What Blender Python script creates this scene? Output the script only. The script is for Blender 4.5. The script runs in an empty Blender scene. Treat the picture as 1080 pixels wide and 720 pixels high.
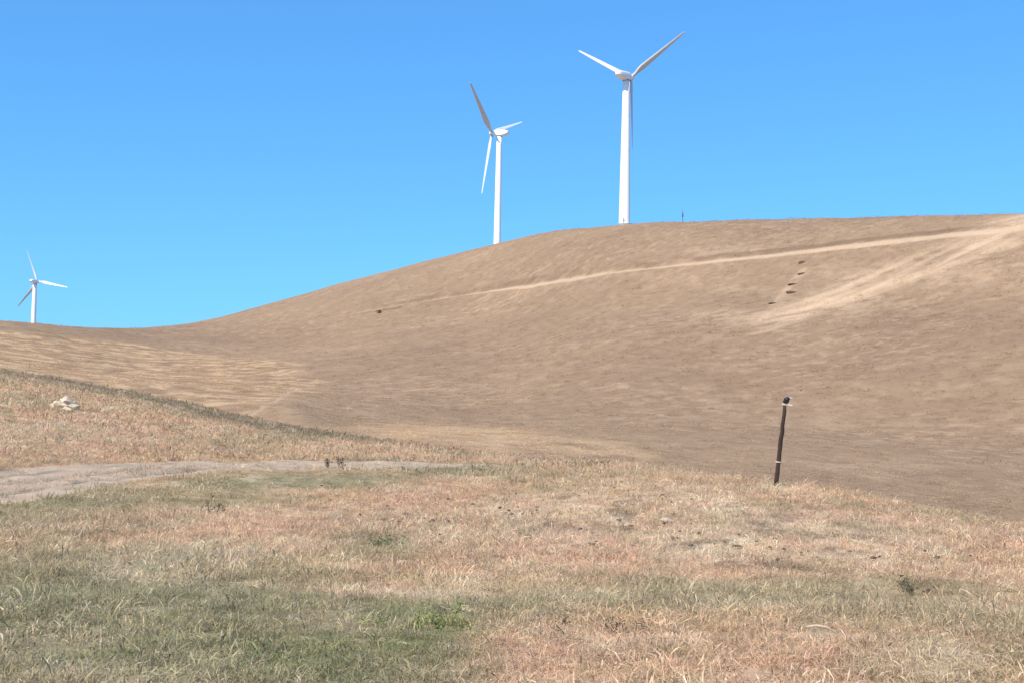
import bpy, math, random
import numpy as np
from mathutils import Vector, Matrix

# ------------------------------------------------------------------ camera, sky, sun, exposure
sc = bpy.context.scene
COL = sc.collection
F = 1304.0                                    # focal length in units of the 1080 px wide photograph
PITCH = math.radians(3.07); ROLL = math.radians(1.1)
fw = np.array([0, math.cos(PITCH), math.sin(PITCH)])
u0 = np.array([0, -math.sin(PITCH), math.cos(PITCH)]); r0 = np.array([1.0, 0, 0])
rt = r0*math.cos(ROLL)+u0*math.sin(ROLL); up = u0*math.cos(ROLL)-r0*math.sin(ROLL)
cd = bpy.data.cameras.new('camera'); cam = bpy.data.objects.new('camera', cd); COL.objects.link(cam)
cd.sensor_width = 36; cd.lens = F/1080*36; cd.clip_start = 0.1; cd.clip_end = 30000
cam.matrix_world = Matrix([[rt[i], up[i], -fw[i], 0] for i in range(3)]+[[0, 0, 0, 1]])
sc.camera = cam

SUN_EL = math.radians(46); SUN_AZ = math.radians(217)       # azimuth clockwise from +Y (the view direction)
w = bpy.data.worlds.new('World'); sc.world = w; w.use_nodes = True
nt = w.node_tree; bg = nt.nodes['Background']
sky = nt.nodes.new('ShaderNodeTexSky'); sky.sky_type = 'NISHITA'; sky.sun_disc = False
sky.sun_elevation = SUN_EL; sky.sun_rotation = SUN_AZ
sky.altitude = 100; sky.air_density = 1.0; sky.dust_density = 0.6; sky.ozone_density = 2.0
gm = nt.nodes.new('ShaderNodeGamma'); gm.inputs[1].default_value = 0.66          # softer falloff from horizon to zenith
tn = nt.nodes.new('ShaderNodeVectorMath'); tn.operation = 'MULTIPLY'; tn.inputs[1].default_value = (0.43, 1.05, 1.74)
nt.links.new(sky.outputs[0], gm.inputs[0]); nt.links.new(gm.outputs[0], tn.inputs[0]); nt.links.new(tn.outputs[0], bg.inputs[0])
bg.inputs[1].default_value = 0.15
sl = bpy.data.lights.new('sun', 'SUN'); sun = bpy.data.objects.new('sun', sl); COL.objects.link(sun)
sl.energy = 4.6; sl.angle = math.radians(0.5); sl.color = (1.0, 0.91, 0.79)
sd = Vector((math.sin(SUN_AZ)*math.cos(SUN_EL), math.cos(SUN_AZ)*math.cos(SUN_EL), math.sin(SUN_EL)))
sun.rotation_euler = sd.to_track_quat('Z', 'Y').to_euler()
sc.view_settings.view_transform = 'Standard'; sc.view_settings.look = 'None'
sc.view_settings.exposure = 0.45; sc.view_settings.gamma = 1.0
sc.render.engine = 'CYCLES'
sc.cycles.max_bounces = 6; sc.cycles.transparent_max_bounces = 8

rng = np.random.default_rng(7); random.seed(7)

# ------------------------------------------------------------------ helpers
def ray(x, y):
    d = fw + rt*(x-540)/F - up*(y-360)/F
    return d/math.hypot(d[0], d[1])           # horizontal length 1

def link(o, parent=None):
    COL.objects.link(o)
    if parent is not None: o.parent = parent
    return o

def tag(o, label=None, cat=None, group=None, kind=None):
    if label: o['label'] = label
    if cat: o['category'] = cat
    if group: o['group'] = group
    if kind: o['kind'] = kind
    return o

def mesh_obj(name, v, f, mat, parent=None, smooth=True):
    me = bpy.data.meshes.new(name); me.from_pydata([tuple(p) for p in v], [], f); me.update()
    me.polygons.foreach_set('use_smooth', [smooth]*len(me.polygons))
    me.materials.append(mat)
    return link(bpy.data.objects.new(name, me), parent)

def empty(name, loc):
    o = bpy.data.objects.new(name, None); o.location = loc; o.empty_display_size = .3
    return link(o)

def hash2(ix, iy, s):
    h = (ix.astype(np.int64)*374761393 + iy.astype(np.int64)*668265263 + s*1442695041) & 0xffffffff
    h = ((h ^ (h >> 13))*1274126177) & 0xffffffff
    return ((h ^ (h >> 16)) & 0xffffff)/float(0xffffff)

def vnoise(x, y, s=0):
    ix = np.floor(x); iy = np.floor(y); fx = x-ix; fy = y-iy
    fx = fx*fx*(3-2*fx); fy = fy*fy*(3-2*fy)
    a = hash2(ix, iy, s); b = hash2(ix+1, iy, s); c = hash2(ix, iy+1, s); d = hash2(ix+1, iy+1, s)
    return (a*(1-fx)+b*fx)*(1-fy)+(c*(1-fx)+d*fx)*fy

def fbm(x, y, wl, octs=3, s=0):
    t = 0; a = 1; n = 0
    for k in range(octs):
        c, q = math.cos(k*1.1+s), math.sin(k*1.1+s)
        t = t + a*(vnoise((x*c-y*q)/wl+17.3*k, (x*q+y*c)/wl-9.1*k, s*31+k)-.5); n += a; a *= .5; wl *= .5
    return t/n*2                              # about -1..1

def sstep(a, b, x):
    t = np.clip((x-a)/(b-a), 0, 1); return t*t*(3-2*t)

def pslopes(X, Y):
    """monotone cubic slopes along the last axis"""
    h = np.diff(X, axis=-1); d = np.diff(Y, axis=-1)/h
    m = np.zeros_like(Y)
    d0, d1 = d[..., :-1], d[..., 1:]; h0, h1 = h[..., :-1], h[..., 1:]
    w1 = 2*h1+h0; w2 = h1+2*h0
    with np.errstate(divide='ignore', invalid='ignore'):
        hm = (w1+w2)/(w1/d0+w2/d1)
    m[..., 1:-1] = np.where(d0*d1 > 0, hm, 0)
    m[..., 0] = d[..., 0]; m[..., -1] = d[..., -1]
    return m

def hermite(x0, x1, y0, y1, m0, m1, x):
    h = x1-x0; t = (x-x0)/h; t2 = t*t; t3 = t2*t
    return (2*t3-3*t2+1)*y0+(t3-2*t2+t)*h*m0+(-2*t3+3*t2)*y1+(t3-t2)*h*m1

# ------------------------------------------------------------------ terrain: rings of control points round the viewer
EYE = 2.0
X_ = [-170, 0, 120, 200, 300, 400, 480, 560, 640, 700, 820, 960, 1080, 1250]
# each ring: (photo row, distance in m) per column
k_bot = [(720, 9.0)]*14
k_mid = [(652, 12.2)]*4+[(653, 12.1)]*3+[(652, 12.1)]*3+[(654, 12)]*4
k_dip = [(600, 18)]*4+[(602, 17.5)]*2+[(606, 17)]*2+[(612, 16.6)]*2+[(620, 16.2), (632, 15.8), (642, 15.4), (650, 15)]
k_tn = [(545, 28), (528, 31), (512, 34), (503, 37), (499, 40), (496, 43), (494, 45), (491, 46), (494, 41), (500, 36), (513, 33), (535, 31), (552, 30), (580, 29)]
k_tf = [(508, 35), (497, 37), (490, 40), (487, 42), (486.5, 45), (487, 47), (487.5, 48.5), (488, 49)]
z_tf = [-2.75, -3.0, -3.6, -4.4, -5.2, -6.0]; r_tf = [50, 46, 44, 42, 41, 40]
k_ed = [(368, 135), (394, 120), (412, 110), (427, 102), (448, 88), (466, 72), (478, 64), (489, 57)]
z_ed = [-3.2, -4.0, -5.3, -6.6, -7.6, -9.0]; r_ed = [60, 58, 55, 53, 52, 50]
drop = [6, 5.5, 4.0, 3.0, 1.7, .6, .12, .1, .15, .2, .3, .3, .3, .3]
k_hs = [(372, 250), (396, 230), (414, 200), (428, 170), (450, 130), (467, 97), (480, 85), (490, 78), (497, 80), (504, 83), (517, 85), (539, 83), (557, 80), (580, 80)]
k_h1 = [(355, 340), (373, 320), (391, 305), (400, 290), (410, 262), (425, 225), (437, 205), (442, 192), (445, 184), (447, 182), (455, 178), (468, 170), (480, 162), (500, 155)]
k_h2 = [(340, 420), (352, 410), (364, 440), (370, 465), (365, 480), (350, 462), (342, 445), (336, 405), (331, 350), (330, 335), (330, 308), (332, 282), (333, 262), (335, 245)]
k_cr = [(333, 480), (338.5, 500), (346.5, 590), (340.5, 680), (315.5, 745), (288, 760), (268, 745), (248.5, 690), (238.5, 615), (234.5, 565), (231.5, 500), (228, 440), (225.5, 405), (224, 380)]
assert all(len(q) == 14 for q in (k_mid, k_dip, k_tn, drop, k_hs, k_h1, k_h2, k_cr))

def ring_pts(ks, rs=None, zs=None):
    out = []
    for i, x in enumerate(X_):
        if i < len(ks):
            y, r = ks[i]; d = ray(x, y); out.append((math.atan2(d[0], d[1]), r, d[2]*r))
        else:
            d = ray(x, 520); j = i-len(ks); out.append((math.atan2(d[0], d[1]), rs[j], zs[j]))
    return out
rings = [ring_pts(k_bot), ring_pts(k_mid), ring_pts(k_dip), ring_pts(k_tn), ring_pts(k_tf, r_tf, z_tf), ring_pts(k_ed, r_ed, z_ed)]
ed = rings[5]
rings.append([(t, r*(1.45 if i < 5 else 1.14), z-drop[i]) for i, (t, r, z) in enumerate(ed)])      # valley floor
rings += [ring_pts(k_hs), ring_pts(k_h1), ring_pts(k_h2), ring_pts(k_cr)]
cr = rings[10]
rings.append([(t, r*1.22, z*(1.03 if i > 1 else .97)) for i, (t, r, z) in enumerate(cr)])           # just beyond the crest
rings.append([(t, (1200 if i < 3 else r*2.0), (54 if i < 3 else z*.75)) for i, (t, r, z) in enumerate(cr)])
rings.append([(t, 9000.0, 20.0) for (t, r, z) in cr])
IT, IE, IC = 4, 5, 10                          # indices of the rings: far track side, near-ground edge, crest
back = [(9, -2.0), (12.2, -2.1), (17, -2.2), (32, -2.3), (42, -2.4), (75, -2.6), (100, -3), (140, 0), (220, 8), (380, 20), (560, 26), (700, 25), (1300, 20), (9000, 20)]

NT = 4000
TT = np.linspace(-math.pi, math.pi, NT+1)
KR = np.zeros((NT+1, len(rings)+2)); KZ = np.zeros_like(KR)
KR[:, 0] = .3; KZ[:, 0] = -EYE; KR[:, 1] = 4; KZ[:, 1] = -EYE
for k, rg in enumerate(rings):
    th = [-math.pi, -2.0, -1.0]+[p[0] for p in rg]+[1.0, 2.0, math.pi]
    b = back[k]
    r_l = .5*b[0]+.5*rg[0][1]; r_r = .5*b[0]+.5*rg[-1][1]
    rr = [b[0], b[0], r_l]+[p[1] for p in rg]+[r_r, b[0], b[0]]
    zz = [b[1], b[1], .5*b[1]+.5*rg[0][2]]+[p[2] for p in rg]+[.5*b[1]+.5*rg[-1][2], b[1], b[1]]
    th, rr, zz = map(np.array, (th, rr, zz))
    for src, dst in ((rr, KR), (zz, KZ)):
        m = pslopes(th, src)
        j = np.clip(np.searchsorted(th, TT, side='right')-1, 0, len(th)-2)
        dst[:, k+2] = hermite(th[j], th[j+1], src[j], src[j+1], m[j], m[j+1], TT)
NK = KR.shape[1]
_g = np.exp(-.5*(np.arange(-45, 46)/13.0)**2); _g /= _g.sum()          # 13 steps = 1.2 degrees
for k in range(9, NK):
    for A in (KR, KZ): A[:, k] = np.convolve(np.pad(A[:, k], 45, 'edge'), _g, 'valid')
def refresh():
    global KL, KM
    KL = np.log(KR); KM = pslopes(KL, KZ)
refresh()
E_IDX = IE+2; T_IDX = IT+2; C_IDX = IC+2

def knots(th):
    q = (th+math.pi)/(2*math.pi)*NT; i = np.clip(q.astype(int), 0, NT-1); f = (q-i)[..., None]
    return KL[i]*(1-f)+KL[i+1]*f, KZ[i]*(1-f)+KZ[i+1]*f, KM[i]*(1-f)+KM[i+1]*f

def kr_at(th, idx):
    return np.exp(np.interp(th, TT, KL[:, idx]))

def base_h(x, y):
    x = np.asarray(x, float); y = np.asarray(y, float)
    th = np.arctan2(x, y); r = np.maximum(np.hypot(x, y), .31); l = np.log(r)
    L, Z, M = knots(th)
    j = np.clip((l[..., None] >= L).sum(-1)-1, 0, NK-2)[..., None]
    g = lambda A, o: np.take_along_axis(A, j+o, -1)[..., 0]
    return hermite(g(L, 0), g(L, 1), g(Z, 0), g(Z, 1), g(M, 0), g(M, 1), np.minimum(l, L[..., -1]))

def rough_h(x, y):
    r = np.hypot(x, y); th = np.arctan2(x, y); e = kr_at(th, E_IDX)
    near = 1-sstep(.95, 1.2, r/e)
    n = near*((.06+.06*sstep(14, 20, r)*(1-sstep(34, 45, r))*sstep(-.2, .05, th))*fbm(x, y, 1.5, 3, 3)+.14*fbm(x, y, 7, 2, 4)*sstep(6, 14, r))
    far = sstep(1.0, 1.6, r/e)*sstep(70, 220, r)
    n = n+far*(1.2*fbm(x, y, 85, 2, 5)+.45*fbm(x, y, 24, 2, 6)+.12*fbm(x, y, 5, 2, 8))
    return n

# the crest has to reach its measured height: scale the upper hill until its skyline does
def fit_crest():
    sel = np.nonzero(np.abs(TT) < .5)[0][::6]
    rr = np.exp(np.linspace(math.log(160), math.log(3000), 500))
    got = np.array([(base_h(rr*math.sin(t), rr*math.cos(t))+rough_h(rr*math.sin(t), rr*math.cos(t))/1.0).__truediv__(rr).max() for t in TT[sel]])
    q = want0/got; q = np.convolve(np.pad(q, 5, 'edge'), np.ones(11)/11, 'valid')
    f = np.interp(TT, TT[sel], q)
    for k in range(C_IDX-1, NK-1):
        wgt = .6 if k == C_IDX-1 else 1
        KZ[:, k] *= 1+(f-1)*wgt
    refresh()
_sel = np.nonzero(np.abs(TT) < .5)[0][::6]
_ct = np.array([p[0] for p in rings[10]]); _cs = np.array([p[2]/p[1] for p in rings[10]]); _m = pslopes(_ct, _cs); _t = np.clip(TT[_sel], _ct[0], _ct[-1]); _j = np.clip(np.searchsorted(_ct, _t, side='right')-1, 0, len(_ct)-2)
want0 = hermite(_ct[_j], _ct[_j+1], _cs[_j], _cs[_j+1], _m[_j], _m[_j+1], _t)
fit_crest(); fit_crest()

def H0(x, y): return base_h(x, y)+rough_h(np.asarray(x, float), np.asarray(y, float))

RS = np.exp(np.linspace(math.log(5), math.log(1400), 2500))
def at(px, py, hf=H0):
    """point of the ground seen at a place of the photograph: gives features a world position once"""
    d = ray(px, py)
    z = hf(RS*d[0], RS*d[1]); s = RS*d[2]
    k = np.nonzero(z >= s)[0]
    r = RS[k[0]] if len(k) else RS[np.argmin(s-z)]
    return np.array([d[0]*r, d[1]*r])

def poly_dist(x, y, pts):
    """distance to a polyline and signed side (+ on the far/uphill side), and distance along it 0..1"""
    best = np.full(x.shape, 1e9); sgn = np.zeros(x.shape); al = np.zeros(x.shape)
    n = len(pts)-1
    for i in range(n):
        ax, ay = pts[i]; bx, by = pts[i+1]
        dx, dy = bx-ax, by-ay; L2 = dx*dx+dy*dy
        t = np.clip(((x-ax)*dx+(y-ay)*dy)/L2, 0, 1)
        ex = x-ax-t*dx; ey = y-ay-t*dy; d = np.hypot(ex, ey)
        m = d < best
        best = np.where(m, d, best); sgn = np.where(m, np.sign(dx*ey-dy*ex), sgn); al = np.where(m, (i+t)/n, al)
    return best, sgn, al

def smooth_poly(p, n=8):
    p = np.array(p); out = []
    for i in range(len(p)-1):
        a = p[max(i-1, 0)]; b = p[i]; c = p[i+1]; d = p[min(i+2, len(p)-1)]
        for k in range(n):
            t = k/n; out.append(.5*((2*b)+(c-a)*t+(2*a-5*b+4*c-d)*t*t+(3*b-a-3*c+d)*t**3))
    out.append(p[-1]); return np.array(out)

def px_line(P_, n, hf=None):
    P_ = smooth_poly(P_, n); return np.array([at(x_, y_) for x_, y_ in P_])
hill_road = px_line(((250, 349), (330, 338), (400, 326), (470, 313), (540, 303), (620, 291.5), (700, 281), (800, 270.5), (900, 259), (1000, 247.5), (1079, 240.5)), 3)
hill_road = np.array([(hill_road[max(i-1, 0)]+2*hill_road[i]+hill_road[min(i+1, len(hill_road)-1)])/4 for i in range(len(hill_road))])
_a, _b = hill_road[-4], hill_road[-1]; hill_road = np.vstack([hill_road, _b+(_b-_a)*4])

def track_mid(th): return .5*(kr_at(th, T_IDX)+kr_at(th, T_IDX-1))
def track_half(th): return .5*(kr_at(th, T_IDX)-kr_at(th, T_IDX-1))
TH_END = math.atan2(*ray(575, 489)[:2])

def H(x, y):
    x = np.asarray(x, float); y = np.asarray(y, float)
    z = H0(x, y)
    r = np.hypot(x, y); th = np.arctan2(x, y)
    if z.size > 1 or r.max() > 150:
        m = (r > 150) & (np.abs(th) < .8)
        if m.any():
            d, s, al = poly_dist(np.where(m, x, 0), np.where(m, y, 0), hill_road)
            sd_ = d*s
            fade = sstep(.0, .35, al)*m
            lo = 1-sstep(.5, .8, al)
            z = z-fade*(.25+.6*lo)*np.exp(-((sd_-1.6)/1.7)**2)+fade*.3*lo*np.exp(-((sd_+3.2)/1.6)**2)
    # ruts of the near track
    tm = track_mid(th); tw = track_half(th)
    u = (r-tm)
    on = (1-sstep(TH_END-.03, TH_END, th))*(1-sstep(.9, 1.15, np.abs(u)/np.maximum(tw, .1)))*sstep(-1.2, -.8, th)
    wob = .35*fbm(x, y, 5, 2, 11)
    z = z-on*(.15*np.exp(-((u-.75+wob)/.25)**2)+.15*np.exp(-((u+.85+wob)/.28)**2)-.05*fbm(x, y, .9, 2, 12))
    return z

# ------------------------------------------------------------------ ground cover colours (worn into the place, by world position; track rut shade painted in)
def blob(px, py, wx, hy):
    c = at(px, py); a = at(px-wx, py); b = at(px+wx, py); t = at(px, py-hy); d = at(px, py+hy)
    ux = (b-a)/2; uy = (t-d)/2
    return c, ux, uy
def in_blob(B, x, y, wob, soft=.45):
    c, ux, uy = B
    M = np.linalg.inv(np.array([ux, uy]).T)
    X = x-c[0]; Y = y-c[1]
    q = np.hypot(M[0, 0]*X+M[0, 1]*Y, M[1, 0]*X+M[1, 1]*Y)+wob
    return 1-sstep(1-soft, 1+soft, q)

C = lambda *a: np.array(a)
STRAW = C(.50, .352, .215); PINK = C(.50, .33, .215); PALE = C(.58, .46, .32); OLIVE = C(.245, .222, .125); GREEN = C(.17, .18, .072)
GREY = C(.33, .27, .16); HILL = C(.30, .202, .122); HILLD = C(.243, .160, .100); LOBE = C(.34, .218, .122); SAND = C(.46, .325, .21); GOLD = C(.54, .375, .215); SOIL = C(.21, .14, .09)
TRACK = C(.47, .355, .25)
near_b = [  # (blob, colour, strength)
    (blob(200, 665, 350, 72), OLIVE, .80), (blob(150, 612, 260, 34), OLIVE, .5), (blob(60, 590, 120, 22), OLIVE, .35), (blob(445, 655, 50, 22), GREEN, .5), (blob(370, 700, 120, 30), GREEN, .45), (blob(210, 690, 140, 26), GREEN, .25),
    (blob(70, 690, 120, 30), GREEN, .25), (blob(400, 575, 60, 20), OLIVE, .55), (blob(30, 545, 110, 18), OLIVE, .60), (blob(170, 525, 150, 12), OLIVE, .55),
    (blob(330, 508, 120, 9), OLIVE, .75), (blob(480, 499, 95, 6), OLIVE, .70), (blob(200, 590, 100, 20), PALE, .40), (blob(130, 555, 90, 14), PINK, .6),
    (blob(640, 545, 230, 34), PALE, .4), (blob(840, 560, 150, 24), PALE, .3), (blob(620, 625, 240, 16), GREY, .4), (blob(850, 636, 260, 16), GREY, .7), (blob(1010, 668, 160, 26), GREY, .6),
    (blob(730, 690, 220, 34), PINK, .55), (blob(590, 690, 110, 36), PINK, .3), (blob(170, 710, 90, 14), PALE, .2), (blob(330, 610, 70, 14), GREY, .5),
    (blob(290, 462, 80, 7), OLIVE, .35), (blob(200, 450, 120, 12), PINK, .3), (blob(60, 460, 100, 14), PALE, .28), (blob(470, 520, 60, 14), PINK, .5), (blob(440, 548, 70, 16), PINK, .5),
]
far_b = [
    (blob(780, 333, 60, 8), SAND, .5), (blob(940, 292, 90, 14), SAND, .45), (blob(870, 322, 60, 10), SAND, .4),
    (blob(455, 454, 110, 9), LOBE*1.12, .8), (blob(455, 455, 100, 7), GOLD, .45), (blob(560, 468, 90, 8), GOLD, .42), (blob(640, 480, 50, 5), GOLD, .32),
    (blob(420, 395, 130, 22), HILLD, .45), (blob(700, 420, 160, 40), HILLD, .2), (blob(960, 500, 120, 22), HILLD, .2),
    (blob(930, 492, 70, 10), SAND, .22), (blob(700, 295, 160, 5), SAND, .22), (blob(640, 255, 110, 8), HILLD, .35),
    (blob(1000, 350, 110, 38), HILLD, .6), (blob(930, 430, 200, 50), HILLD, .45), (blob(760, 265, 60, 5), SAND, .35), (blob(645, 408, 25, 4), SAND, .4),
]
lobe_line = px_line(((322, 407), (305, 414), (285, 426), (264, 438)), 3)
fan_line = px_line(((790, 352), (860, 328), (930, 303), (1000, 280), (1078, 252), (1150, 226)), 3)
streaks = [px_line(p, 3) for p in (((785, 355), (830, 342), (900, 318), (1000, 283), (1078, 252)), ((740, 330), (790, 335), (840, 322), (870, 312)),
           ((800, 345), (815, 325), (835, 300), (850, 282)), ((380, 332), (400, 328), (425, 325)))]

bank_b = [blob(620, 545, 240, 34), blob(800, 575, 200, 34), blob(430, 545, 90, 24)]
def bare(x, y):
    """small broken patches of bare soil on the bank"""
    q = np.maximum.reduce([in_blob(B, x, y, 0, .5) for B in bank_b])
    return q*sstep(.28, .42, fbm(x*.8, y, .55, 2, 61))

def u_on(th, r, x, y): return (r > track_mid(th))*(1-sstep(TH_END-.04, TH_END, th))*(th > -1.2)

def albedo(x, y):
    x = np.asarray(x, float); y = np.asarray(y, float)
    r = np.hypot(x, y); th = np.arctan2(x, y); e = kr_at(th, E_IDX)
    c = np.empty(x.shape+(3,))
    near = 1-sstep(.97, 1.06, r/e)
    mix = lambda c, col, f: c+(col-c)*np.clip(f, 0, 1)[..., None]
    # near ground
    n = np.broadcast_to(STRAW, c.shape).copy()
    n = mix(n, PINK, .38+.7*fbm(x, y, 6, 2, 21)); n = mix(n, OLIVE, sstep(0, .5, fbm(x, y, 2.6, 3, 22))*.45)
    wob = .45*fbm(x, y, 2.2, 3, 23)
    for B, col, s in near_b:
        n = mix(n, col, s*in_blob(B, x, y, wob))
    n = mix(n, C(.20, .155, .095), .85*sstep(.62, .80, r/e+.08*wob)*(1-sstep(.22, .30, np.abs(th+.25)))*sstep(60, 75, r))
    n = mix(n, PALE, .55*sstep(.1, .7, fbm(x, y, 1.1, 3, 24))); n = mix(n, OLIVE*.8, .35*sstep(.15, .7, fbm(x, y, .8, 3, 25)))
    n = mix(n, SOIL, bare(x, y)*.8)
    tm = track_mid(th); tw = track_half(th)
    k = (np.abs(r-tm)/np.maximum(tw, .1)+.35*fbm(x, y, 3.5, 3, 26))
    tr = (1-sstep(.75, 1.15, k))*(1-sstep(TH_END-.04, TH_END, th))*(th > -1.2)
    n = mix(n, TRACK, tr*.95)
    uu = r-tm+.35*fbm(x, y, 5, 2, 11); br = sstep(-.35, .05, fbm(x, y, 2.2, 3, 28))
    n = mix(n, TRACK*.42, tr*br*.9*np.maximum(np.exp(-((uu-.75)/.16)**2), np.maximum(np.exp(-((uu+.85)/.16)**2), .8*np.exp(-((uu-1.9)/.2)**2)*(tw > 1.5))))  # broken dark lines: shadow of the ruts painted into the track colour
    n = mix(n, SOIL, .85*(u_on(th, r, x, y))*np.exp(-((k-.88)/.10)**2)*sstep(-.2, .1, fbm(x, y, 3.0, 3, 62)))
    n = mix(n, OLIVE, tr*.35*sstep(.1, .5, fbm(x, y, 1.8, 3, 29)))
    n = n*(1+.10*fbm(x, y, .5, 2, 27))[..., None]
    # far hill
    h = np.broadcast_to(HILL, c.shape).copy()
    wf = .5*fbm(x, y, 30, 4, 31)
    h = mix(h, HILLD, .35+.6*fbm(x, y, 60, 3, 32))
    LM = lobe_mask(x, y)
    h = mix(h, LOBE, LM*.9)
    fa, fb = streaks[0][0], streaks[0][-1]; fd = (fb-fa)/np.hypot(*(fb-fa))
    fan = fbm((x*fd[0]+y*fd[1])*.16, -x*fd[1]+y*fd[0], 3.2, 3, 38)
    fs = fbm(x, y*.8, 2.6, 3, 39)
    for i, (B, col, s) in enumerate(far_b):
        h = mix(h, col, s*in_blob(B, x, y, wf*.9, .6)*(np.clip(.75+1.3*fs, .1, 1.15) if col is GOLD or col is SAND else 1))
    st = fbm(x, y*.8, 3.0, 3, 33)
    h = mix(h, SAND, sstep(-.1, .8, st+.4*wf)*.26)
    s2 = fbm(x*.9, y, 1.7, 3, 63)
    h = mix(h, SAND, .42*.8*sstep(.10, .38, s2+.35*wf)*sstep(-.3, .3, fbm(x, y, 40, 2, 64)+.1))
    h = mix(h, HILLD*.85, .35*sstep(.15, .45, fbm(x, y*.9, 2.1, 3, 65)))
    h = mix(h, GOLD, LM*sstep(-.12, .28, fbm(x, y*.8, 3.4, 3, 34)+.25*wf)*.68)
    h = mix(h, HILLD*.9, LM*sstep(.05, .45, fbm(x, y*.8, 3.8, 3, 36))*.6)
    m = (r > 150) & (np.abs(th) < .8)
    xs, ys = x[m], y[m]
    if xs.size:
        hm = h[m]
        wb = fbm(xs, ys, 9, 3, 35)
        d, s, al = poly_dist(xs, ys, hill_road); sd_ = d*s
        f = sstep(.05, .35, al)
        hm = mix(hm, SAND*1.05, f*.95*(1-sstep(1.2+1.6*al*al, 2.4+2.0*al*al, np.abs(sd_+.3)+.5*wb)))
        hm = mix(hm, HILLD*.72, f*sstep(-.6, .5, wb+.5*sstep(.55, .8, al))*.75*(1-sstep(.7, 1.2, np.abs(sd_-3.9)/2.3)))
        d, s, al = poly_dist(xs, ys, fan_line); sf = d*s+2.5*wb
        sp = (3+5*al, 13+22*al)                    # soft bare fan widening to the right
        fw_ = sstep(-sp[0], 0, sf)*(1-sstep(sp[1]*.45, sp[1], sf))*sstep(0, .15, al)
        hm = mix(hm, SAND*1.08, fw_*np.clip(.62+.9*fan[m]+.5*wb, .05, 1))
        for i, p in enumerate(streaks):
            d, s, al = poly_dist(xs, ys, p)
            wd = (2.2, 2.6, 1.6, 2.0)[i]
            hm = mix(hm, SAND*1.04 if i < 3 else HILLD*.7, (.45, .4, .5, .8)[i]*(1-sstep(wd*.5, wd*1.3, d+1.2*wb))*sstep(-.5, .3, wb)*sstep(0, .08, al)*(1-sstep(.93, 1, al)))
        d, s, al = poly_dist(xs, ys, lobe_line)
        hm = mix(hm, SAND, .7*(1-sstep(.3, 1.0, d+.8*wb))*sstep(-.35, .25, wb+.1)*sstep(0, .15, al))
        h[m] = hm
    c = n*near[..., None]+h*(1-near[..., None])
    return np.clip(c, .02, .8)

_lp = [at(*q) for q in ((-160, 345), (60, 352), (140, 362), (230, 374), (300, 385), (330, 399), (295, 420), (262, 438), (200, 432), (100, 412), (-160, 380))]
def lobe_mask(x, y):
    inside = np.zeros(x.shape, bool)
    n = len(_lp)
    for i in range(n):
        x1, y1 = _lp[i]; x2, y2 = _lp[(i+1) % n]
        if y1 == y2: continue
        cnd = ((y1 > y) != (y2 > y)) & (x < (x2-x1)*(y-y1)/(y2-y1)+x1)
        inside ^= cnd
    d, _, _ = poly_dist(x, y, [*_lp, _lp[0]])
    return sstep(-5, 6, np.where(inside, d, -d)+7*fbm(x, y, 14, 3, 37))

# ------------------------------------------------------------------ materials
def new_mat(name):
    m = bpy.data.materials.new(name); m.use_nodes = True
    return m, m.node_tree, m.node_tree.nodes['Principled BSDF']
def nd(t, kind, **kw):
    n = t.nodes.new(kind)
    for k, v in kw.items(): setattr(n, k, v)
    return n

def ground_material(name, scales, bump):
    m, t, b = new_mat(name)
    a = nd(t, 'ShaderNodeAttribute', attribute_name='Col'); tc = nd(t, 'ShaderNodeTexCoord')
    out = a.outputs['Color']
    for sc_, amt in scales:
        n = nd(t, 'ShaderNodeTexNoise'); n.inputs['Scale'].default_value = sc_; n.inputs['Detail'].default_value = 5; n.inputs['Roughness'].default_value = .65
        t.links.new(tc.outputs['Object'], n.inputs['Vector'])
        mr = nd(t, 'ShaderNodeMapRange'); mr.inputs[1].default_value = .3; mr.inputs[2].default_value = .7; mr.inputs[3].default_value = 1-amt; mr.inputs[4].default_value = 1+amt
        t.links.new(n.outputs['Fac'], mr.inputs[0])
        v = nd(t, 'ShaderNodeVectorMath', operation='SCALE'); t.links.new(out, v.inputs[0]); t.links.new(mr.outputs[0], v.inputs['Scale']); out = v.outputs[0]
    t.links.new(out, b.inputs['Base Color']); b.inputs['Roughness'].default_value = .95; b.inputs['Specular IOR Level'].default_value = .1
    n = nd(t, 'ShaderNodeTexNoise'); n.inputs['Scale'].default_value = bump[0]; n.inputs['Detail'].default_value = 6; n.inputs['Roughness'].default_value = .7
    t.links.new(tc.outputs['Object'], n.inputs['Vector'])
    bp = nd(t, 'ShaderNodeBump'); bp.inputs['Strength'].default_value = bump[1]; bp.inputs['Distance'].default_value = bump[2]
    t.links.new(n.outputs['Fac'], bp.inputs['Height']); t.links.new(bp.outputs[0], b.inputs['Normal'])
    return m

def paint(name, col, rough=.5, var=.06, scale=3, metallic=0):
    m, t, b = new_mat(name)
    tc = nd(t, 'ShaderNodeTexCoord'); n = nd(t, 'ShaderNodeTexNoise'); n.inputs['Scale'].default_value = scale; n.inputs['Detail'].default_value = 6
    t.links.new(tc.outputs['Object'], n.inputs['Vector'])
    cr_ = nd(t, 'ShaderNodeValToRGB'); cr_.color_ramp.elements[0].position = .3; cr_.color_ramp.elements[1].position = .7
    cr_.color_ramp.elements[0].color = (*[c*(1-var) for c in col], 1); cr_.color_ramp.elements[1].color = (*[min(1, c*(1+var)) for c in col], 1)
    t.links.new(n.outputs['Fac'], cr_.inputs[0]); t.links.new(cr_.outputs[0], b.inputs['Base Color'])
    b.inputs['Roughness'].default_value = rough; b.inputs['Metallic'].default_value = metallic
    return m

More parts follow.
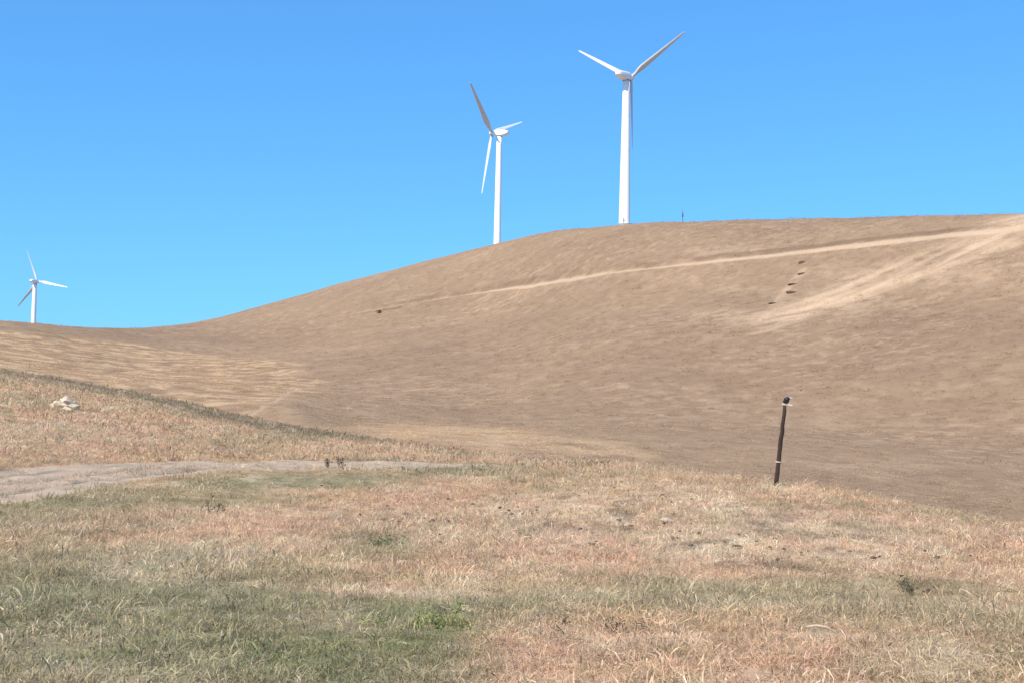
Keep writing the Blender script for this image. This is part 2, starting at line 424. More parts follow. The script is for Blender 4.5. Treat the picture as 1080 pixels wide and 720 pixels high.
def plant_material(name, trans=.3, inst=True, col=None):
    m, t, b = new_mat(name)
    va = nd(t, 'ShaderNodeAttribute', attribute_name='shade')
    if inst:
        a = nd(t, 'ShaderNodeAttribute', attribute_name='tint', attribute_type='INSTANCER'); src = a.outputs['Color']
    else:
        a = nd(t, 'ShaderNodeRGB'); a.outputs[0].default_value = (*col, 1); src = a.outputs[0]
    v = nd(t, 'ShaderNodeVectorMath', operation='MULTIPLY'); t.links.new(src, v.inputs[0]); t.links.new(va.outputs['Color'], v.inputs[1])
    t.links.new(v.outputs[0], b.inputs['Base Color']); b.inputs['Roughness'].default_value = .75; b.inputs['Specular IOR Level'].default_value = .2
    tr = nd(t, 'ShaderNodeBsdfTranslucent'); t.links.new(v.outputs[0], tr.inputs[0])
    mx = nd(t, 'ShaderNodeMixShader'); mx.inputs[0].default_value = trans
    t.links.new(b.outputs[0], mx.inputs[1]); t.links.new(tr.outputs[0], mx.inputs[2]); t.links.new(mx.outputs[0], t.nodes['Material Output'].inputs[0])
    return m

M_near = ground_material('thatch_soil', ((2.0, .12), (14, .22), (55, .22)), (30, .6, .05))
M_track = ground_material('track_dirt', ((3.0, .14), (18, .16)), (12, .8, .08))
M_hill = ground_material('dry_hill', ((.045, .06), (.35, .07), (1.6, .10)), (1.2, .55, .5))
M_white = paint('turbine_white', (.86, .87, .86), .45, .03, .4)
M_blade = paint('blade_grey', (.56, .58, .60), .4, .04, .4)
M_grey = paint('turbine_grey', (.30, .31, .32), .6)

# ------------------------------------------------------------------ the ground sheet
def seg(a, b, n): return list(np.linspace(a, b, n, endpoint=False))
th_g = np.array(seg(-math.pi, -.9, 60)+seg(-.9, -.46, 110)+seg(-.46, .46, 1000)+seg(.46, .9, 110)+seg(.9, math.pi, 60))
lr = seg(math.log(.6), math.log(6), 60)+seg(math.log(6), math.log(28), 240)+seg(math.log(28), math.log(60), 230)+seg(math.log(60), math.log(150), 190)+seg(math.log(150), math.log(900), 560)+list(np.linspace(math.log(900), math.log(9000), 50))
rg = np.exp(np.array(lr))
NR, NA = len(rg), len(th_g)
TH, RR = np.meshgrid(th_g, rg)
GX = RR*np.sin(TH); GY = RR*np.cos(TH)
GZ = np.empty_like(GX); GC = np.empty(GX.shape+(3,))
for i in range(0, NR, 100):
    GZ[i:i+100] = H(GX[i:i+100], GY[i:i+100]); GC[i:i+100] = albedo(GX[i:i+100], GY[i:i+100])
P = np.stack([GX, GY, GZ], -1)
# normals of the full sheet, shared by its pieces
dr = np.gradient(P, axis=0)
da = np.roll(P, -1, 1)-np.roll(P, 1, 1)
NN = np.cross(da, dr); NN /= np.linalg.norm(NN, axis=-1, keepdims=True); NN *= np.sign(NN[..., 2:3])
ii, jj = np.meshgrid(np.arange(NR-1), np.arange(NA), indexing='ij'); j2 = (jj+1) % NA
quads = np.stack([ii*NA+jj, ii*NA+j2, (ii+1)*NA+j2, (ii+1)*NA+jj], -1)
cxm = P[:-1, :, 0]; cym = P[:-1, :, 1]
rc = RR[:-1]; tc_ = TH[:-1]
is_far = rc > kr_at(tc_, E_IDX)*1.02
tq = np.abs(rc-track_mid(tc_))/np.maximum(track_half(tc_), .1)+.35*fbm(cxm, cym, 3.5, 3, 26)
is_tr = (tq < .95) & (tc_ < TH_END-.02) & (tc_ > -1.2)
hd = np.full(rc.shape, 99.); hm_ = (rc > 150) & (np.abs(tc_) < .6)
d_, s_, al_ = poly_dist(cxm[hm_], cym[hm_], hill_road); hd[hm_] = np.where(al_ > .12, np.abs(d_*s_+.3), 99)
is_hr = is_far & (hd < 1.9)

def sheet(name, mask, mat, extra=None):
    q = quads[mask].reshape(-1, 4); idx, inv = np.unique(q, return_inverse=True); inv = inv.reshape(-1)
    v = P.reshape(-1, 3)[idx]; nv = len(v)
    me = bpy.data.meshes.new(name)
    me.vertices.add(nv); me.vertices.foreach_set('co', v.astype(np.float32).ravel())
    nf = len(q); me.loops.add(nf*4); me.loops.foreach_set('vertex_index', inv.astype(np.int32))
    me.polygons.add(nf); me.polygons.foreach_set('loop_start', (np.arange(nf)*4).astype(np.int32))
    me.update(calc_edges=True)
    me.polygons.foreach_set('use_smooth', np.ones(nf, bool))
    at_ = me.color_attributes.new('Col', 'FLOAT_COLOR', 'POINT')
    at_.data.foreach_set('color', np.concatenate([GC.reshape(-1, 3)[idx], np.ones((nv, 1))], 1).astype(np.float32).ravel())
    me.normals_split_custom_set_from_vertices(NN.reshape(-1, 3)[idx].astype(np.float32))
    me.materials.append(mat)
    o = link(bpy.data.objects.new(name, me)); tag(o, extra, None, None, 'structure')
    return o
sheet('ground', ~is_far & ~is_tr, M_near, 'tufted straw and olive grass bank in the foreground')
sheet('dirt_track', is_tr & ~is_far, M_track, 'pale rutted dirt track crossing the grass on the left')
sheet('hill', is_far & ~is_hr, M_hill, 'smooth dry brown hill filling the middle of the view')
sheet('hill_road', is_hr, M_hill, 'thin pale road cut across the upper hillside')

# ------------------------------------------------------------------ wind turbines
def loft(rings_, close=True, caps=True):
    v = []; f = []
    n = len(rings_[0])
    for rr_ in rings_: v += [tuple(p) for p in rr_]
    for k in range(len(rings_)-1):
        for i in range(n):
            j = (i+1) % n
            f.append((k*n+i, k*n+j, (k+1)*n+j, (k+1)*n+i))
    if caps:
        f.append(tuple(range(n))[::-1]); f.append(tuple((len(rings_)-1)*n+i for i in range(n)))
    return v, f
def circ(c, e1, e2, r, n=32): return [c+r*(math.cos(2*math.pi*i/n)*e1+math.sin(2*math.pi*i/n)*e2) for i in range(n)]

def turbine(label, hub_px, D, yaw, ph, R, over, pitch, wide=1.0, rb=2.5, rt_=1.6):
    Hb = ray(*hub_px)*D; a = math.radians(yaw); tl = math.radians(5)
    ax = np.array([math.sin(a), math.cos(a), 0.0])
    zz = np.array([0, 0, 1.0])
    e1 = np.cross(zz, ax); n_ = ax*math.cos(tl)+zz*math.sin(tl); e2 = np.cross(n_, e1)
    tx, ty = (Hb-ax*over)[:2]
    gz = float(H(np.array([tx]), np.array([ty]))[0])
    root = empty('wind_turbine', (tx, ty, gz)); tag(root, label, 'wind turbine', 'wind turbines along the hill crest')
    o = np.array([tx, ty, gz])
    hub = Hb-o; hh = hub[2]-2.0-over*math.sin(tl)*.5
    ex, ey = np.array([1.0, 0, 0]), np.array([0, 1.0, 0])
    v = []; f = []
    rs = []
    N = 4
    rs = [circ(zz*z_, ex, ey, rb+(rt_-rb)*max(z_, 0)/hh, 40) for z_ in [-1.5]+[hh*k/12 for k in range(13)]]
    vv, ff = loft(rs); tw = mesh_obj('tower', vv, ff, M_white, root)
    for k in range(1, N):
        z_ = hh*k/N; rr_ = rb+(rt_-rb)*k/N+.03
        vv, ff = loft([circ(zz*(z_-.06), ex, ey, rr_, 40), circ(zz*(z_+.06), ex, ey, rr_, 40)]); mesh_obj('flange', vv, ff, M_white, tw, False)
    vv, ff = loft([circ(zz*-.8, ex, ey, rb+.9, 32), circ(zz*.25, ex, ey, rb+.9, 32)]); mesh_obj('foundation', vv, ff, M_grey, root, False)
    vv, ff = loft([circ(zz*(hh-.3), ex, ey, rt_+.22, 32), circ(zz*(hh+.35), ex, ey, rt_+.22, 32)]); mesh_obj('yaw_collar', vv, ff, M_grey, root)
    dv = []                                    # door on the side facing the viewer
    dirn = np.array([-.25, -.97, 0]); sd2 = np.array([.97, -.25, 0])
    dc = dirn*(rb-.1)
    for (s1, s2) in ((0, 1),):
        outer = [dc+sd2*(.45*math.cos(t))*1+zz*(1.6+1.05*math.sin(t)) for t in np.linspace(0, 2*math.pi, 20, endpoint=False)]
        vv, ff = loft([outer, [p+dirn*.2 for p in outer]]); mesh_obj('door', vv, ff, M_grey, tw, False)
    # nacelle: rounded-rectangle sections along the shaft, tail tapering up underneath
    def sec(t, w_, top, bot):
        c = hub+n_*t; pts = []
        for i in range(28):
            q = 2*math.pi*i/28; cx, cz = math.cos(q), math.sin(q)
            sx = np.sign(cx)*abs(cx)**.45; sz = np.sign(cz)*abs(cz)**.45
            pts.append(c+e1*(w_/2*sx)+e2*(top*sz if sz > 0 else bot*-sz*-1))
        return pts
    L = -11.2
    S = [(-1.05, 1.9, 1.0, 1.0), (-1.25, 2.5, 1.3, 1.35), (-2.2, 3.1, 1.6, 1.75), (-4, 3.3, 1.75, 1.9), (-7, 3.3, 1.75, 1.85), (-9.3, 3.1, 1.65, 1.2), (-10.8, 2.7, 1.45, .35), (L, 2.2, 1.2, .1)]
    vv, ff = loft([sec(*s) for s in S]); nac = mesh_obj('nacelle', vv, ff, M_white, root)
    # cooling hatch and anemometer mast on the roof
    c = hub+n_*-8.6+e2*1.66
    vv, ff = loft([[c+e1*x_+n_*y_ for x_, y_ in ((-.8, -.7), (.8, -.7), (.8, .7), (-.8, .7))], [c+e2*.35+e1*x_+n_*y_ for x_, y_ in ((-.7, -.6), (.7, -.6), (.7, .6), (-.7, .6))]])
    mesh_obj('roof_hatch', vv, ff, M_grey, nac, False)
    c = hub+n_*-10.0+e2*1.4
    vv, ff = loft([circ(c, e1, n_, .05, 8), circ(c+e2*1.5, e1, n_, .04, 8)]); mesh_obj('wind_mast', vv, ff, M_grey, nac)
    # hub spinner
    rs = [circ(hub+n_*t, e1, e2, r_, 28) for t, r_ in ((-1.0, 1.15), (-.8, 1.35), (.4, 1.4), (1.2, 1.15), (1.8, .7), (2.1, .2))]
    vv, ff = loft(rs); mesh_obj('rotor_hub', vv, ff, M_white, root)
    for k in range(3):
        q = math.radians(ph+120*k); d = math.cos(q)*e1+math.sin(q)*e2; tg = -math.sin(q)*e1+math.cos(q)*e2
        rs = []
        for s in (0.9, 1.8, 3.2, 5.5, 7.5, 10, 14, 18, 22, 26, 29, 31, 32.2, 32.8):
            s_ = s/32.8*R
            if s < 2: ch = 1.5; th_ = 1.0
            elif s < 7.5: u = (s-2)/5.5; u = u*u*(3-2*u); ch = 1.5+1.35*u; th_ = 1.0-.68*u
            else: u = (s-7.5)/25.3; ch = 2.85*(1-u)+.75*u if s < 32 else (.65 if s < 32.5 else .25); th_ = .32-.16*u
            ch *= wide
            pt = math.radians(pitch+14*(1-min(1, s/20)))
            cd_ = tg*math.cos(pt)+n_*math.sin(pt); nd_ = -tg*math.sin(pt)+n_*math.cos(pt)
            c = hub+d*s_
            rg_ = []
            for i in range(20):
                w_ = 2*math.pi*i/20
                xx = math.cos(w_); fy = math.sin(w_)*(1-.45*(xx+.0)*(th_ < .9))
                rg_.append(c+cd_*(ch*(xx*.5-.12*(th_ < .9)))+nd_*(ch*th_*.5*fy))
            rs.append(rg_)
        vv, ff = loft(rs); mesh_obj('blade', vv, ff, M_blade, root)
    # parts must sit relative to the root
    return root
turbine('largest white wind turbine, full tower in view, standing on the hill top right of centre', (665.4, 81.9), 545, 37, 30.8, 31.8, 3.7, 38, .9)
turbine('middle-sized white wind turbine seen side-on, its base at the sloping hill crest', (519.1, 140.6), 740, -61, 38.0, 38.4, 5.0, -65, 1.15, 2.2, 1.6)
turbine('small distant white wind turbine at far left, its base hidden behind the ridge', (39.5, 296.9), 1170, 8, 70.2, 29.0, 4.0, -45, 1.1, 2.3, 1.7)

# ------------------------------------------------------------------ grass: instanced tufts (uncountable cover)
def blades_mesh(name, n, rad, hmin, hmax, wid, lean, seed, mat, heads=.0):
    g = np.random.default_rng(seed); V = []; Fc = []; S = []
    for b in range(n):
        a = g.uniform(0, 2*math.pi); rr_ = rad*math.sqrt(g.uniform()); bx, by = rr_*math.cos(a), rr_*math.sin(a)
        h = g.uniform(hmin, hmax); la = a+g.normal()*1.1; ln = abs(g.normal(lean, lean*.6)); w_ = wid*g.uniform(.6, 1.3)
        tw_ = g.uniform(0, math.pi); px, py = math.cos(tw_), math.sin(tw_)
        sh = g.uniform(.62, 1.35); k0 = len(V); nseg = 3
        x, y, z = bx, by, -.02; ang = ln*.4
        for s in range(nseg+1):
            ww = w_*(1-s/nseg)**.7 if s < nseg else w_*.12
            if s == nseg-1 and g.uniform() < heads: ww = w_*1.9
            V += [(x-px*ww/2, y-py*ww/2, z), (x+px*ww/2, y+py*ww/2, z)]; S += [sh, sh]
            st = h/nseg; x += math.sin(ang)*math.cos(la)*st; y += math.sin(ang)*math.sin(la)*st; z += math.cos(ang)*st
            ang += ln*.7; la += g.normal()*.25
        for s in range(nseg): k = k0+2*s; Fc.append((k, k+1, k+3, k+2))
    me = bpy.data.meshes.new(name); me.from_pydata(V, [], Fc); me.update()
    at_ = me.color_attributes.new('shade', 'FLOAT_COLOR', 'POINT')
    S = np.array(S, np.float32); at_.data.foreach_set('color', np.stack([S, S, S, np.ones_like(S)], 1).ravel())
    me.materials.append(mat)
    return me

def scatter(name, label, xy, scale, tint, meshes, cat):
    """one object whose geometry nodes stand a tuft on every point"""
    n = len(xy); z = H(xy[:, 0], xy[:, 1])
    me = bpy.data.meshes.new(name); me.vertices.add(n)
    me.vertices.foreach_set('co', np.stack([xy[:, 0], xy[:, 1], z], 1).astype(np.float32).ravel()); me.update()
    a = me.attributes.new('tint', 'FLOAT_COLOR', 'POINT'); a.data.foreach_set('color', np.concatenate([tint, np.ones((n, 1))], 1).astype(np.float32).ravel())
    a = me.attributes.new('scl', 'FLOAT_VECTOR', 'POINT'); a.data.foreach_set('vector', scale.astype(np.float32).ravel())
    rot = np.stack([rng.normal(0, .18, n), rng.normal(0, .18, n), rng.uniform(0, 2*math.pi, n)], 1)
    a = me.attributes.new('rot', 'FLOAT_VECTOR', 'POINT'); a.data.foreach_set('vector', rot.astype(np.float32).ravel())
    a = me.attributes.new('pick', 'INT', 'POINT'); a.data.foreach_set('value', rng.integers(0, len(meshes), n).astype(np.int32))
    coll = bpy.data.collections.new(name+'_kinds')
    for i, m in enumerate(meshes):
        coll.objects.link(bpy.data.objects.new('%s_kind_%02d' % (name, i), m))
    g = bpy.data.node_groups.new(name+'_nodes', 'GeometryNodeTree')
    g.interface.new_socket('Geometry', in_out='INPUT', socket_type='NodeSocketGeometry'); g.interface.new_socket('Geometry', in_out='OUTPUT', socket_type='NodeSocketGeometry')
    gi = g.nodes.new('NodeGroupInput'); go = g.nodes.new('NodeGroupOutput')
    ci = g.nodes.new('GeometryNodeCollectionInfo'); ci.inputs[0].default_value = coll; ci.inputs['Separate Children'].default_value = True; ci.inputs['Reset Children'].default_value = True
    ip = g.nodes.new('GeometryNodeInstanceOnPoints'); ip.inputs['Pick Instance'].default_value = True
    def attr(nm, ty):
        q = g.nodes.new('GeometryNodeInputNamedAttribute'); q.data_type = ty; q.inputs[0].default_value = nm; return q.outputs[0]
    g.links.new(gi.outputs[0], ip.inputs['Points']); g.links.new(ci.outputs[0], ip.inputs['Instance'])
    g.links.new(attr('pick', 'INT'), ip.inputs['Instance Index'])
    e = g.nodes.new('FunctionNodeEulerToRotation'); g.links.new(attr('rot', 'FLOAT_VECTOR'), e.inputs[0]); g.links.new(e.outputs[0], ip.inputs['Rotation'])
    g.links.new(attr('scl', 'FLOAT_VECTOR'), ip.inputs['Scale']); g.links.new(ip.outputs[0], go.inputs[0])
    o = link(bpy.data.objects.new(name, me)); md = o.modifiers.new('scatter', 'NODES'); md.node_group = g
    return tag(o, label, cat, None, 'stuff')

def sample(r1, r2, a1, a2, dens):
    n = int(dens*.5*(r2*r2-r1*r1)*(a2-a1))
    r = np.sqrt(rng.uniform(r1*r1, r2*r2, n)); a = rng.uniform(a1, a2, n)
    return np.stack([r*np.sin(a), r*np.cos(a)], 1)
M_grass = plant_material('dry_grass', .4)
tufts = [blades_mesh('tuft', 60, .15, .06, .20, .0062, 1.45, 100+i, M_grass, .2) for i in range(6)]
tufts += [blades_mesh('tuft', 26, .10, .10, .26, .0055, .9, 120+i, M_grass, .5) for i in range(2)]
coarse = [blades_mesh('tuft', 30, .30, .10, .28, .022, 1.3, 140+i, M_grass, .3) for i in range(5)]

XY = np.concatenate([sample(5, 14, -.56, .56, 75), sample(14, 26, -.5, .5, 50), sample(26, 40, -.5, .5, 30), sample(40, 52, -.5, .5, 18), sample(18, 45, .5, .95, 14), sample(18, 45, -.95, -.5, 14),
                     sample(2.5, 18, .56, 2*math.pi-.56, 9)])
r = np.hypot(*XY.T); th = np.arctan2(*XY.T)
tq = np.abs(r-track_mid(th))/np.maximum(track_half(th), .1)+.35*fbm(XY[:, 0], XY[:, 1], 3.5, 3, 26)
keep = (rng.uniform(size=len(r)) > .85*bare(XY[:, 0], XY[:, 1])) & ~((tq < 1.0) & (th < TH_END) & (th > -1.2) & (rng.uniform(size=len(r)) > np.where(np.abs(r-track_mid(th)+.05) < .35, .35, .07)))
low = np.where((tq < 4) & (r < track_mid(th)) & (th < TH_END+.02) & (th > TH_END-.25), .4, 1.0)[keep]
XY = XY[keep]; r = r[keep]
def tints(XY, v=.16, soft=1.0):
    t = albedo(XY[:, 0], XY[:, 1]); n = len(t)
    t = t*(1+rng.normal(0, v, (n, 1)))*(1+rng.normal(0, .04, (n, 3)))
    gmask = rng.uniform(size=n) < .16; t[gmask] = t[gmask]*.45+OLIVE*.6
    pm = rng.uniform(size=n) < .12; t[pm] = t[pm]*.5+PALE*.62
    return np.clip(t*1.35, .02, .8)
s = rng.uniform(.65, 1.35, len(XY))*(1+.35*fbm(XY[:, 0], XY[:, 1], 2.5, 2, 51))*np.clip(.85+r/90, .8, 1.35)
scl = np.stack([s*1.15, s*1.15, s*low*rng.uniform(.38, .85, len(XY))], 1)
scatter('grass', 'straw and olive grass tufts over the foreground bank', XY, scl, tints(XY), tufts, 'grass')

XY = np.concatenate([sample(40, 75, -.55, .3, 7), sample(75, 140, -.55, -.05, 3.2), sample(40, 62, .0, .5, 6)])
r = np.hypot(*XY.T); th = np.arctan2(*XY.T)
tq = np.abs(r-track_mid(th))/np.maximum(track_half(th), .1)
keep = (r < kr_at(th, E_IDX)*1.06) & ~((tq < 1.1) & (th < TH_END))
XY = XY[keep]; r = r[keep]
s = rng.uniform(.7, 1.4, len(XY))*(1+.3*fbm(XY[:, 0], XY[:, 1], 5, 2, 52))
scl = np.stack([s*1.2, s*1.2, s*rng.uniform(.5, 1.0, len(XY))], 1)
scatter('field_grass', 'coarse dry grass tufts over the field beyond the track', XY, scl, tints(XY, .12), coarse, 'grass')

XY = np.concatenate([sample(62, 620, -.5, .5, 2.2)])
r = np.hypot(*XY.T); th = np.arctan2(*XY.T)
keep = (r > kr_at(th, E_IDX)*1.06) & (rng.uniform(size=len(r)) < np.clip(70/r, 0, 1)**2.1*.9+.012); XY = XY[keep]; r = r[keep]
_d = np.full(len(r), 99.); _m = r > 150; _dd, _ss, _aa = poly_dist(XY[_m, 0], XY[_m, 1], hill_road); _d[_m] = np.abs(_dd*_ss+.3)
keep = _d > 2.2; XY = XY[keep]; r = r[keep]
s = rng.uniform(.8, 1.6, len(XY))*np.clip(r/130, 1, 2.2)
scl = np.stack([s*1.5, s*1.5, s*rng.uniform(.15, .42, len(XY))], 1)
_t = np.clip(albedo(XY[:, 0], XY[:, 1])*(1.75+rng.normal(0, .18, (len(XY), 1))), .02, .8)
scatter('hill_grass', 'short cropped dry grass clumps over the brown hill', XY, scl, _t, coarse, 'grass')

# ------------------------------------------------------------------ soil clods and gaps on the bank
def rock_mesh(name, seed, mat, sub=3, rough=.25, flat=(1, 1, 1), cuts=7):
    import bmesh
    g = np.random.default_rng(seed); bm = bmesh.new(); bmesh.ops.create_icosphere(bm, subdivisions=sub, radius=1)
    dirs = g.normal(size=(cuts, 3)); dirs /= np.linalg.norm(dirs, axis=1)[:, None]; offs = g.uniform(.62, .9, cuts)
    for v in bm.verts:
        p = np.array(v.co)
        for d_, o_ in zip(dirs, offs):
            q = p@d_-o_
            if q > 0: p = p-d_*q*.85
        n = float(fbm(np.array([p[0]*1.0+p[2]*.7+9]), np.array([p[1]-p[2]*.5+9]), .6, 4, seed)[0])
        p = p*(1+rough*n)
        v.co = Vector(p*np.array(flat))
    me = bpy.data.meshes.new(name); bm.to_mesh(me); bm.free()
    for p in me.polygons: p.use_smooth = sub > 3
    me.materials.append(mat); return me
M_soil = paint('dark_soil', (.12, .08, .055), .95, .35, 12)
M_scarp = paint('eroded_soil', (.10, .065, .042), .95, .3, 2)
M_lime = paint('pale_limestone', (.55, .44, .30), .9, .25, 5)
M_stone = paint('field_stone', (.42, .33, .23), .9, .15, 12)

def ground_pt(px, py):
    q = at(px, py, H); return np.array([q[0], q[1], float(H(q[:1], q[1:2])[0])])

# pale boulders in the left field
bl = [((62.5, 431), .60, .48, .36, 'largest cream boulder forming the left end of the pale pile'),
      ((71.5, 428.5), .62, .45, .42, 'cream boulder at the back and top of the pale pile'),
      ((70.5, 433.5), .38, .32, .24, 'small low cream boulder at the front of the pale pile'),
      ((78.5, 431.5), .36, .32, .26, 'small cream boulder at the right end of the pale pile')]
for i, (q, sx, sy, sz, lab) in enumerate(bl):
    sx *= .82; sy *= .82; sz *= .68
    p = ground_pt(*q); me = rock_mesh('boulder', 300+i, M_lime, 3, .55, (sx, sy, sz), 10)
    o = link(bpy.data.objects.new('boulder', me)); o.location = (p[0], p[1], p[2]+sz*.45); o.rotation_euler = (0, 0, i*1.3)
    tag(o, lab, 'boulder', 'pale boulders piled in the left field')

# stones lying on the bank
for i, (q, sz, lab) in enumerate((((703, 552), .085, 'pale flat stone in the grass of the bank, left of the post'), ((690, 548), .07, 'smaller pale stone left of the flat stone on the bank'),
                                  ((756, 596), .08, 'small tan stone low on the bank below the leaning post'))):
    p = ground_pt(*q); me = rock_mesh('stone', 320+i, M_stone, 3, .25, (sz*1.6, sz, sz*.7))
    o = link(bpy.data.objects.new('stone', me)); o.location = (p[0], p[1], p[2]+sz*.55); o.rotation_euler = (0, .1, i*.9+.3)
    tag(o, lab, 'stone')

# dark clods / gopher diggings, uncountable: one object
import bmesh
V = []; Fc = []
g = np.random.default_rng(5)
zones = [((600, 525), (95, 22), 26), ((660, 570), (60, 14), 12), ((430, 552), (60, 18), 22), ((800, 580), (90, 14), 16), ((540, 530), (60, 18), 10), ((330, 525), (60, 12), 8), ((720, 545), (60, 14), 12), ((980, 590), (80, 12), 8)]
for (c, w_, n) in zones:
    for k in range(n):
        p = ground_pt(c[0]+g.normal()*w_[0]*.6, c[1]+g.normal()*w_[1]*.6)
        if np.hypot(p[0], p[1]) > 50: continue
        me = rock_mesh('c', int(g.integers(1e6)), M_soil, 2, .6, (1, 1, 1), 9)
        s = g.uniform(.016, .04); sx = s*g.uniform(1, 2.2); a = g.uniform(0, math.pi); k0 = len(V)
        for v in me.vertices:
            x, y, z = v.co.x*sx, v.co.y*s, v.co.z*s*.7
            V.append((p[0]+x*math.cos(a)-y*math.sin(a), p[1]+x*math.sin(a)+y*math.cos(a), p[2]+z+s*.4+.045))
        Fc += [tuple(k0+i for i in pl.vertices) for pl in me.polygons]
        bpy.data.meshes.remove(me)
o = mesh_obj('soil_clods', V, Fc, M_soil, None, False); tag(o, 'dark broken soil clods showing through the bank grass', 'soil', None, 'stuff')

# eroded scarps on the hillside
sc_l = [((846, 278), 2.4, .5, 'topmost dark eroded scarp on the upper hillside, just below the road'), ((845.5, 290), 2.1, .38, 'second eroded scarp down, short and dark, on the hillside'),
        ((836, 300.5), 3.0, .42, 'third eroded scarp down, longest of the dark ledges on the hillside'), ((835, 309.5), 2.5, .5, 'fourth eroded scarp down, above the pale bare slope'),
        ((816, 320.5), 2.3, .28, 'lowest and leftmost eroded scarp, faint reddish, at the pale slope')]
for i, (q, wd, hh, lab) in enumerate(sc_l):
    p = ground_pt(*q); me = rock_mesh('eroded_scarp', 400+i, M_scarp, 4, .6, (wd/2, .55, hh*.8), 10)
    o = link(bpy.data.objects.new('eroded_scarp', me)); o.location = (p[0], p[1], p[2]+hh*.25)
    o.rotation_euler = (.2, (-.06, -.10, -.12, .02, -.06)[i], math.atan2(-p[0], p[1])+(.1, .25, .3, -.05, .2)[i])
    tag(o, lab, 'earth ledge', 'eroded scarps down the hillside')

# ------------------------------------------------------------------ leaning post
M_wood = paint('weathered_dark_wood', (.036, .021, .013), .9, .35, 9)
M_band = paint('pale_band', (.50, .42, .33), .6, .1, 20)
M_cap = paint('white_bracket', (.58, .52, .44), .5, .06, 10)
M_knob = paint('black_knob', (.012, .010, .010), .35, .2, 10)
b = ground_pt(818, 512.5); D = math.hypot(b[0], b[1])
tp = ray(828.0, 427)*D
axis = tp-b; Lp = np.linalg.norm(axis); zz = axis/Lp
xx = np.cross([0, 1, 0], zz); xx /= np.linalg.norm(xx); yy = np.cross(zz, xx)
post = empty('marker_post', tuple(b)); tag(post, 'dark weathered post leaning right at the brow of the grass bank', 'post')
rs = []
gg = np.random.default_rng(9)
for k in range(13):
    t = k/12; rad = .060-.016*t
    c = zz*(Lp*t if k else -.35)+xx*gg.normal()*.006+yy*gg.normal()*.006
    rs.append([c+(xx*math.cos(a)+yy*math.sin(a))*rad*(1+gg.normal()*.07) for a in np.linspace(0, 2*math.pi, 12, endpoint=False)])
vv, ff = loft(rs); mesh_obj('shaft', vv, ff, M_wood, post)
c = zz*Lp*.30; vv, ff = loft([circ(c-zz*.016, xx, yy, .078, 16), circ(c+zz*.016, xx, yy, .076, 16)]); mesh_obj('band', vv, ff, M_band, post)
def box(c, hx, hy, hz, ax=(None,)):
    P8 = [c+xx*sx*hx+yy*sy*hy+zz*sz*hz for sz in (-1, 1) for sx, sy in ((-1, -1), (1, -1), (1, 1), (-1, 1))]
    return P8, [(3, 2, 1, 0), (4, 5, 6, 7), (0, 1, 5, 4), (1, 2, 6, 5), (2, 3, 7, 6), (3, 0, 4, 7)]
vv, ff = box(zz*(Lp+.025)+xx*.05, .13, .03, .018); br = mesh_obj('bracket', vv, ff, M_cap, post, False)
vv, ff = box(zz*(Lp+.21)+xx*.12, .045, .018, .012); mesh_obj('clip', vv, ff, M_cap, post, False)
kc = zz*(Lp+.125)+xx*.02
rs = [circ(kc+(zz*math.cos(.25)+xx*math.sin(.25))*t, xx, yy, r_, 16) for t, r_ in ((-.08, .03), (-.07, .06), (-.03, .078), (.02, .07), (.045, .082), (.08, .055), (.10, .02))]
vv, ff = loft(rs); mesh_obj('insulator', vv, ff, M_knob, post)

# thin distant pole on the crest
q = ray(720, 236); dq = float(kr_at(np.array([math.atan2(q[0], q[1])]), C_IDX)[0])+4
p = np.array([q[0]*dq, q[1]*dq]); gz = float(H(p[:1], p[1:2])[0])
hp = ray(720, 222)[2]*dq-gz
o = empty('distant_pole', (p[0], p[1], gz)); tag(o, 'thin dark pole alone on the skyline right of the largest turbine', 'pole')
M_pole = paint('dark_pole', (.09, .08, .08), .8)
ex, ey, ez = np.eye(3)
vv, ff = loft([circ(ez*-.5, ex, ey, .16, 10), circ(ez*hp, ex, ey, .12, 10)]); mesh_obj('shaft', vv, ff, M_pole, o)
vv, ff = loft([circ(ez*hp*.62-ex*.02, ex, ey, .28, 10), circ(ez*hp*.85, ex, ey, .28, 10)]); mesh_obj('equipment_box', vv, ff, M_pole, o)

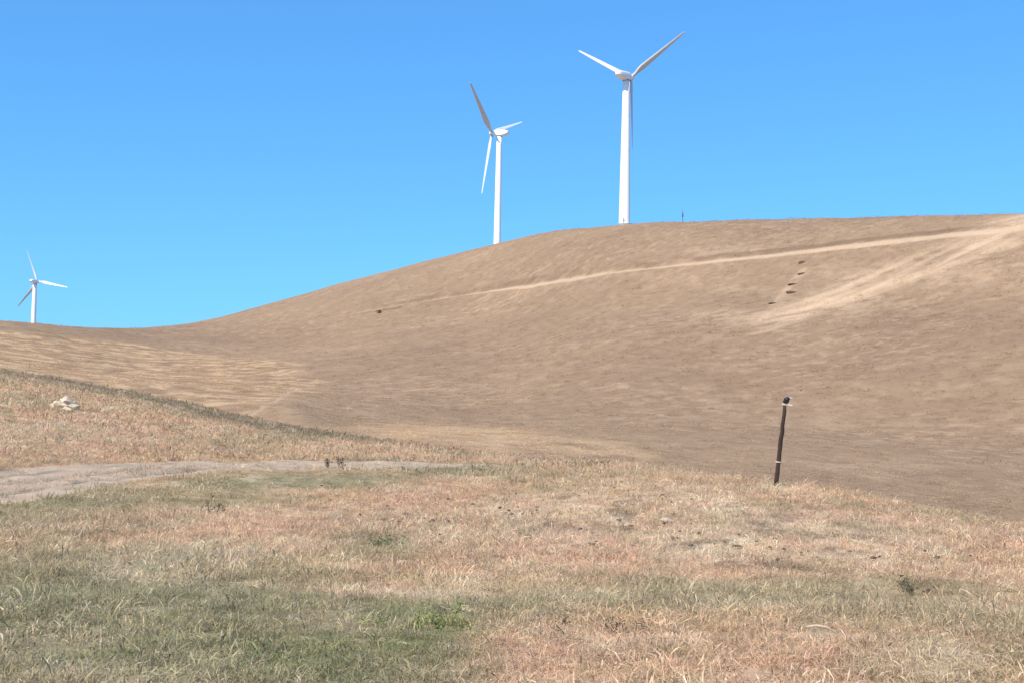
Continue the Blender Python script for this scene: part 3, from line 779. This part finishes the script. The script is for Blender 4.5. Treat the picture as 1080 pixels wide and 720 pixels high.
# ------------------------------------------------------------------ single weeds and sticks
def weed(px, py, h, nstem, spread, label, col, leafy=False, group=None, seed=0):
    p = ground_pt(px, py); g = np.random.default_rng(seed); mt = plant_material('weed', .1, False, col)
    root = empty('weed', tuple(p)); tag(root, label, 'weed', group)
    V = []; Fc = []; LV = []; LF = []
    def tube(a, b_, r1, r2):
        d = b_-a; d = d/np.linalg.norm(d); e = np.cross(d, [.3, .5, .8]); e /= np.linalg.norm(e); f2 = np.cross(d, e); k0 = len(V)
        for c_, r_ in ((a, r1), (b_, r2)):
            for i in range(5): V.append(c_+r_*(math.cos(i*1.2566)*e+math.sin(i*1.2566)*f2))
        for i in range(5): j = (i+1) % 5; Fc.append((k0+i, k0+j, k0+5+j, k0+5+i))
    def leaf(c_, L, W):
        d = g.normal(size=3); d[2] = abs(d[2])*.6; d /= np.linalg.norm(d); e = np.cross(d, g.normal(size=3)); e /= np.linalg.norm(e); k0 = len(LV)
        LV.extend([c_, c_+d*L*.5+e*W/2, c_+d*L, c_+d*L*.5-e*W/2]); LF.append((k0, k0+1, k0+2, k0+3))
    def flush():
        if V:
            o1 = mesh_obj('stem', V, Fc, mt, root); shade(o1); V.clear(); Fc.clear()
    def shade(o_):
        a_ = o_.data.color_attributes.new('shade', 'FLOAT_COLOR', 'POINT'); S = np.ones((len(o_.data.vertices), 4), np.float32); S[:, :3] = g.uniform(.75, 1.25, (len(S), 1)); a_.data.foreach_set('color', S.ravel())
    for s in range(nstem):
        flush()
        c_ = np.array([g.normal()*spread*.25, g.normal()*spread*.25, -.05]); d = np.array([g.normal()*spread, g.normal()*spread, 1.0]); d /= np.linalg.norm(d)
        hh = h*g.uniform(.65, 1.05); n = 5
        for k in range(n):
            nx = c_+d*hh/n; tube(c_, nx, .011*(1-k/n)+.004, .011*(1-(k+1)/n)+.004); c_ = nx; d = d+g.normal(size=3)*.12; d /= np.linalg.norm(d)
            for q in range(5 if leafy else 2):
                e = c_+g.normal(size=3)*.04; leaf(e, h*.22*g.uniform(.5, 1.2), h*.08)
                if k > 1 and g.uniform() < .5: tube(c_, c_+g.normal(size=3)*h*.10+np.array([0, 0, h*.06]), .004, .003)
        for q in range(8): leaf(c_+g.normal(size=3)*.025, h*.10, h*.05)
    flush(); shade(mesh_obj('leaves', LV, LF, mt, root, False))
    return root
BR = (.10, .075, .05)
weed(345, 493, .42, 5, .25, 'tall dark dry weed at the left of the pair beside the track end', BR, seed=1)
weed(361, 493, .48, 5, .25, 'tall dark dry weed at the right of the pair beside the track end', BR, seed=2)
weed(955, 625, .26, 6, .35, 'dark upright thistle low on the right side of the bank', (.15, .13, .08), True, seed=3)
weed(222, 540, .30, 6, .8, 'dark sprawling dead weed in the grass just below the track', (.06, .055, .045), False, seed=4)
weed(405, 578, .30, 14, .6, 'bushy grey green weed on the bank left of centre', (.22, .22, .11), True, seed=5)
weed(440, 660, .20, 14, .7, 'bright green leafy weed near the bottom edge, left of centre', (.22, .25, .08), True, seed=6)
weed(400, 330.5, 1.6, 16, .8, 'small dark bush beside the pale road on the hillside', (.07, .065, .045), True, seed=7)
weed(635, 664, .16, 9, .7, 'small dark weed in the pinkish grass below the bank', (.08, .075, .05), True, seed=8)

p = ground_pt(867, 673)
g = np.random.default_rng(77); pts = [np.array([-.13, .02, .09]), np.array([-.05, 0, .105]), np.array([.04, .02, .09]), np.array([.13, -.04, .04])]
M_stick = paint('bleached_wood', (.45, .36, .26), .8, .1, 20)
rs = []
for k in range(len(pts)): rs.append(circ(pts[k], np.array([0, 1.0, 0]), np.array([0, 0, 1.0]), (.008, .012, .011, .006)[k], 8))
vv, ff = loft(rs); o = mesh_obj('stick', vv, ff, M_stick); o.location = p; tag(o, 'bleached stick lying in the grass toward the lower right', 'stick')
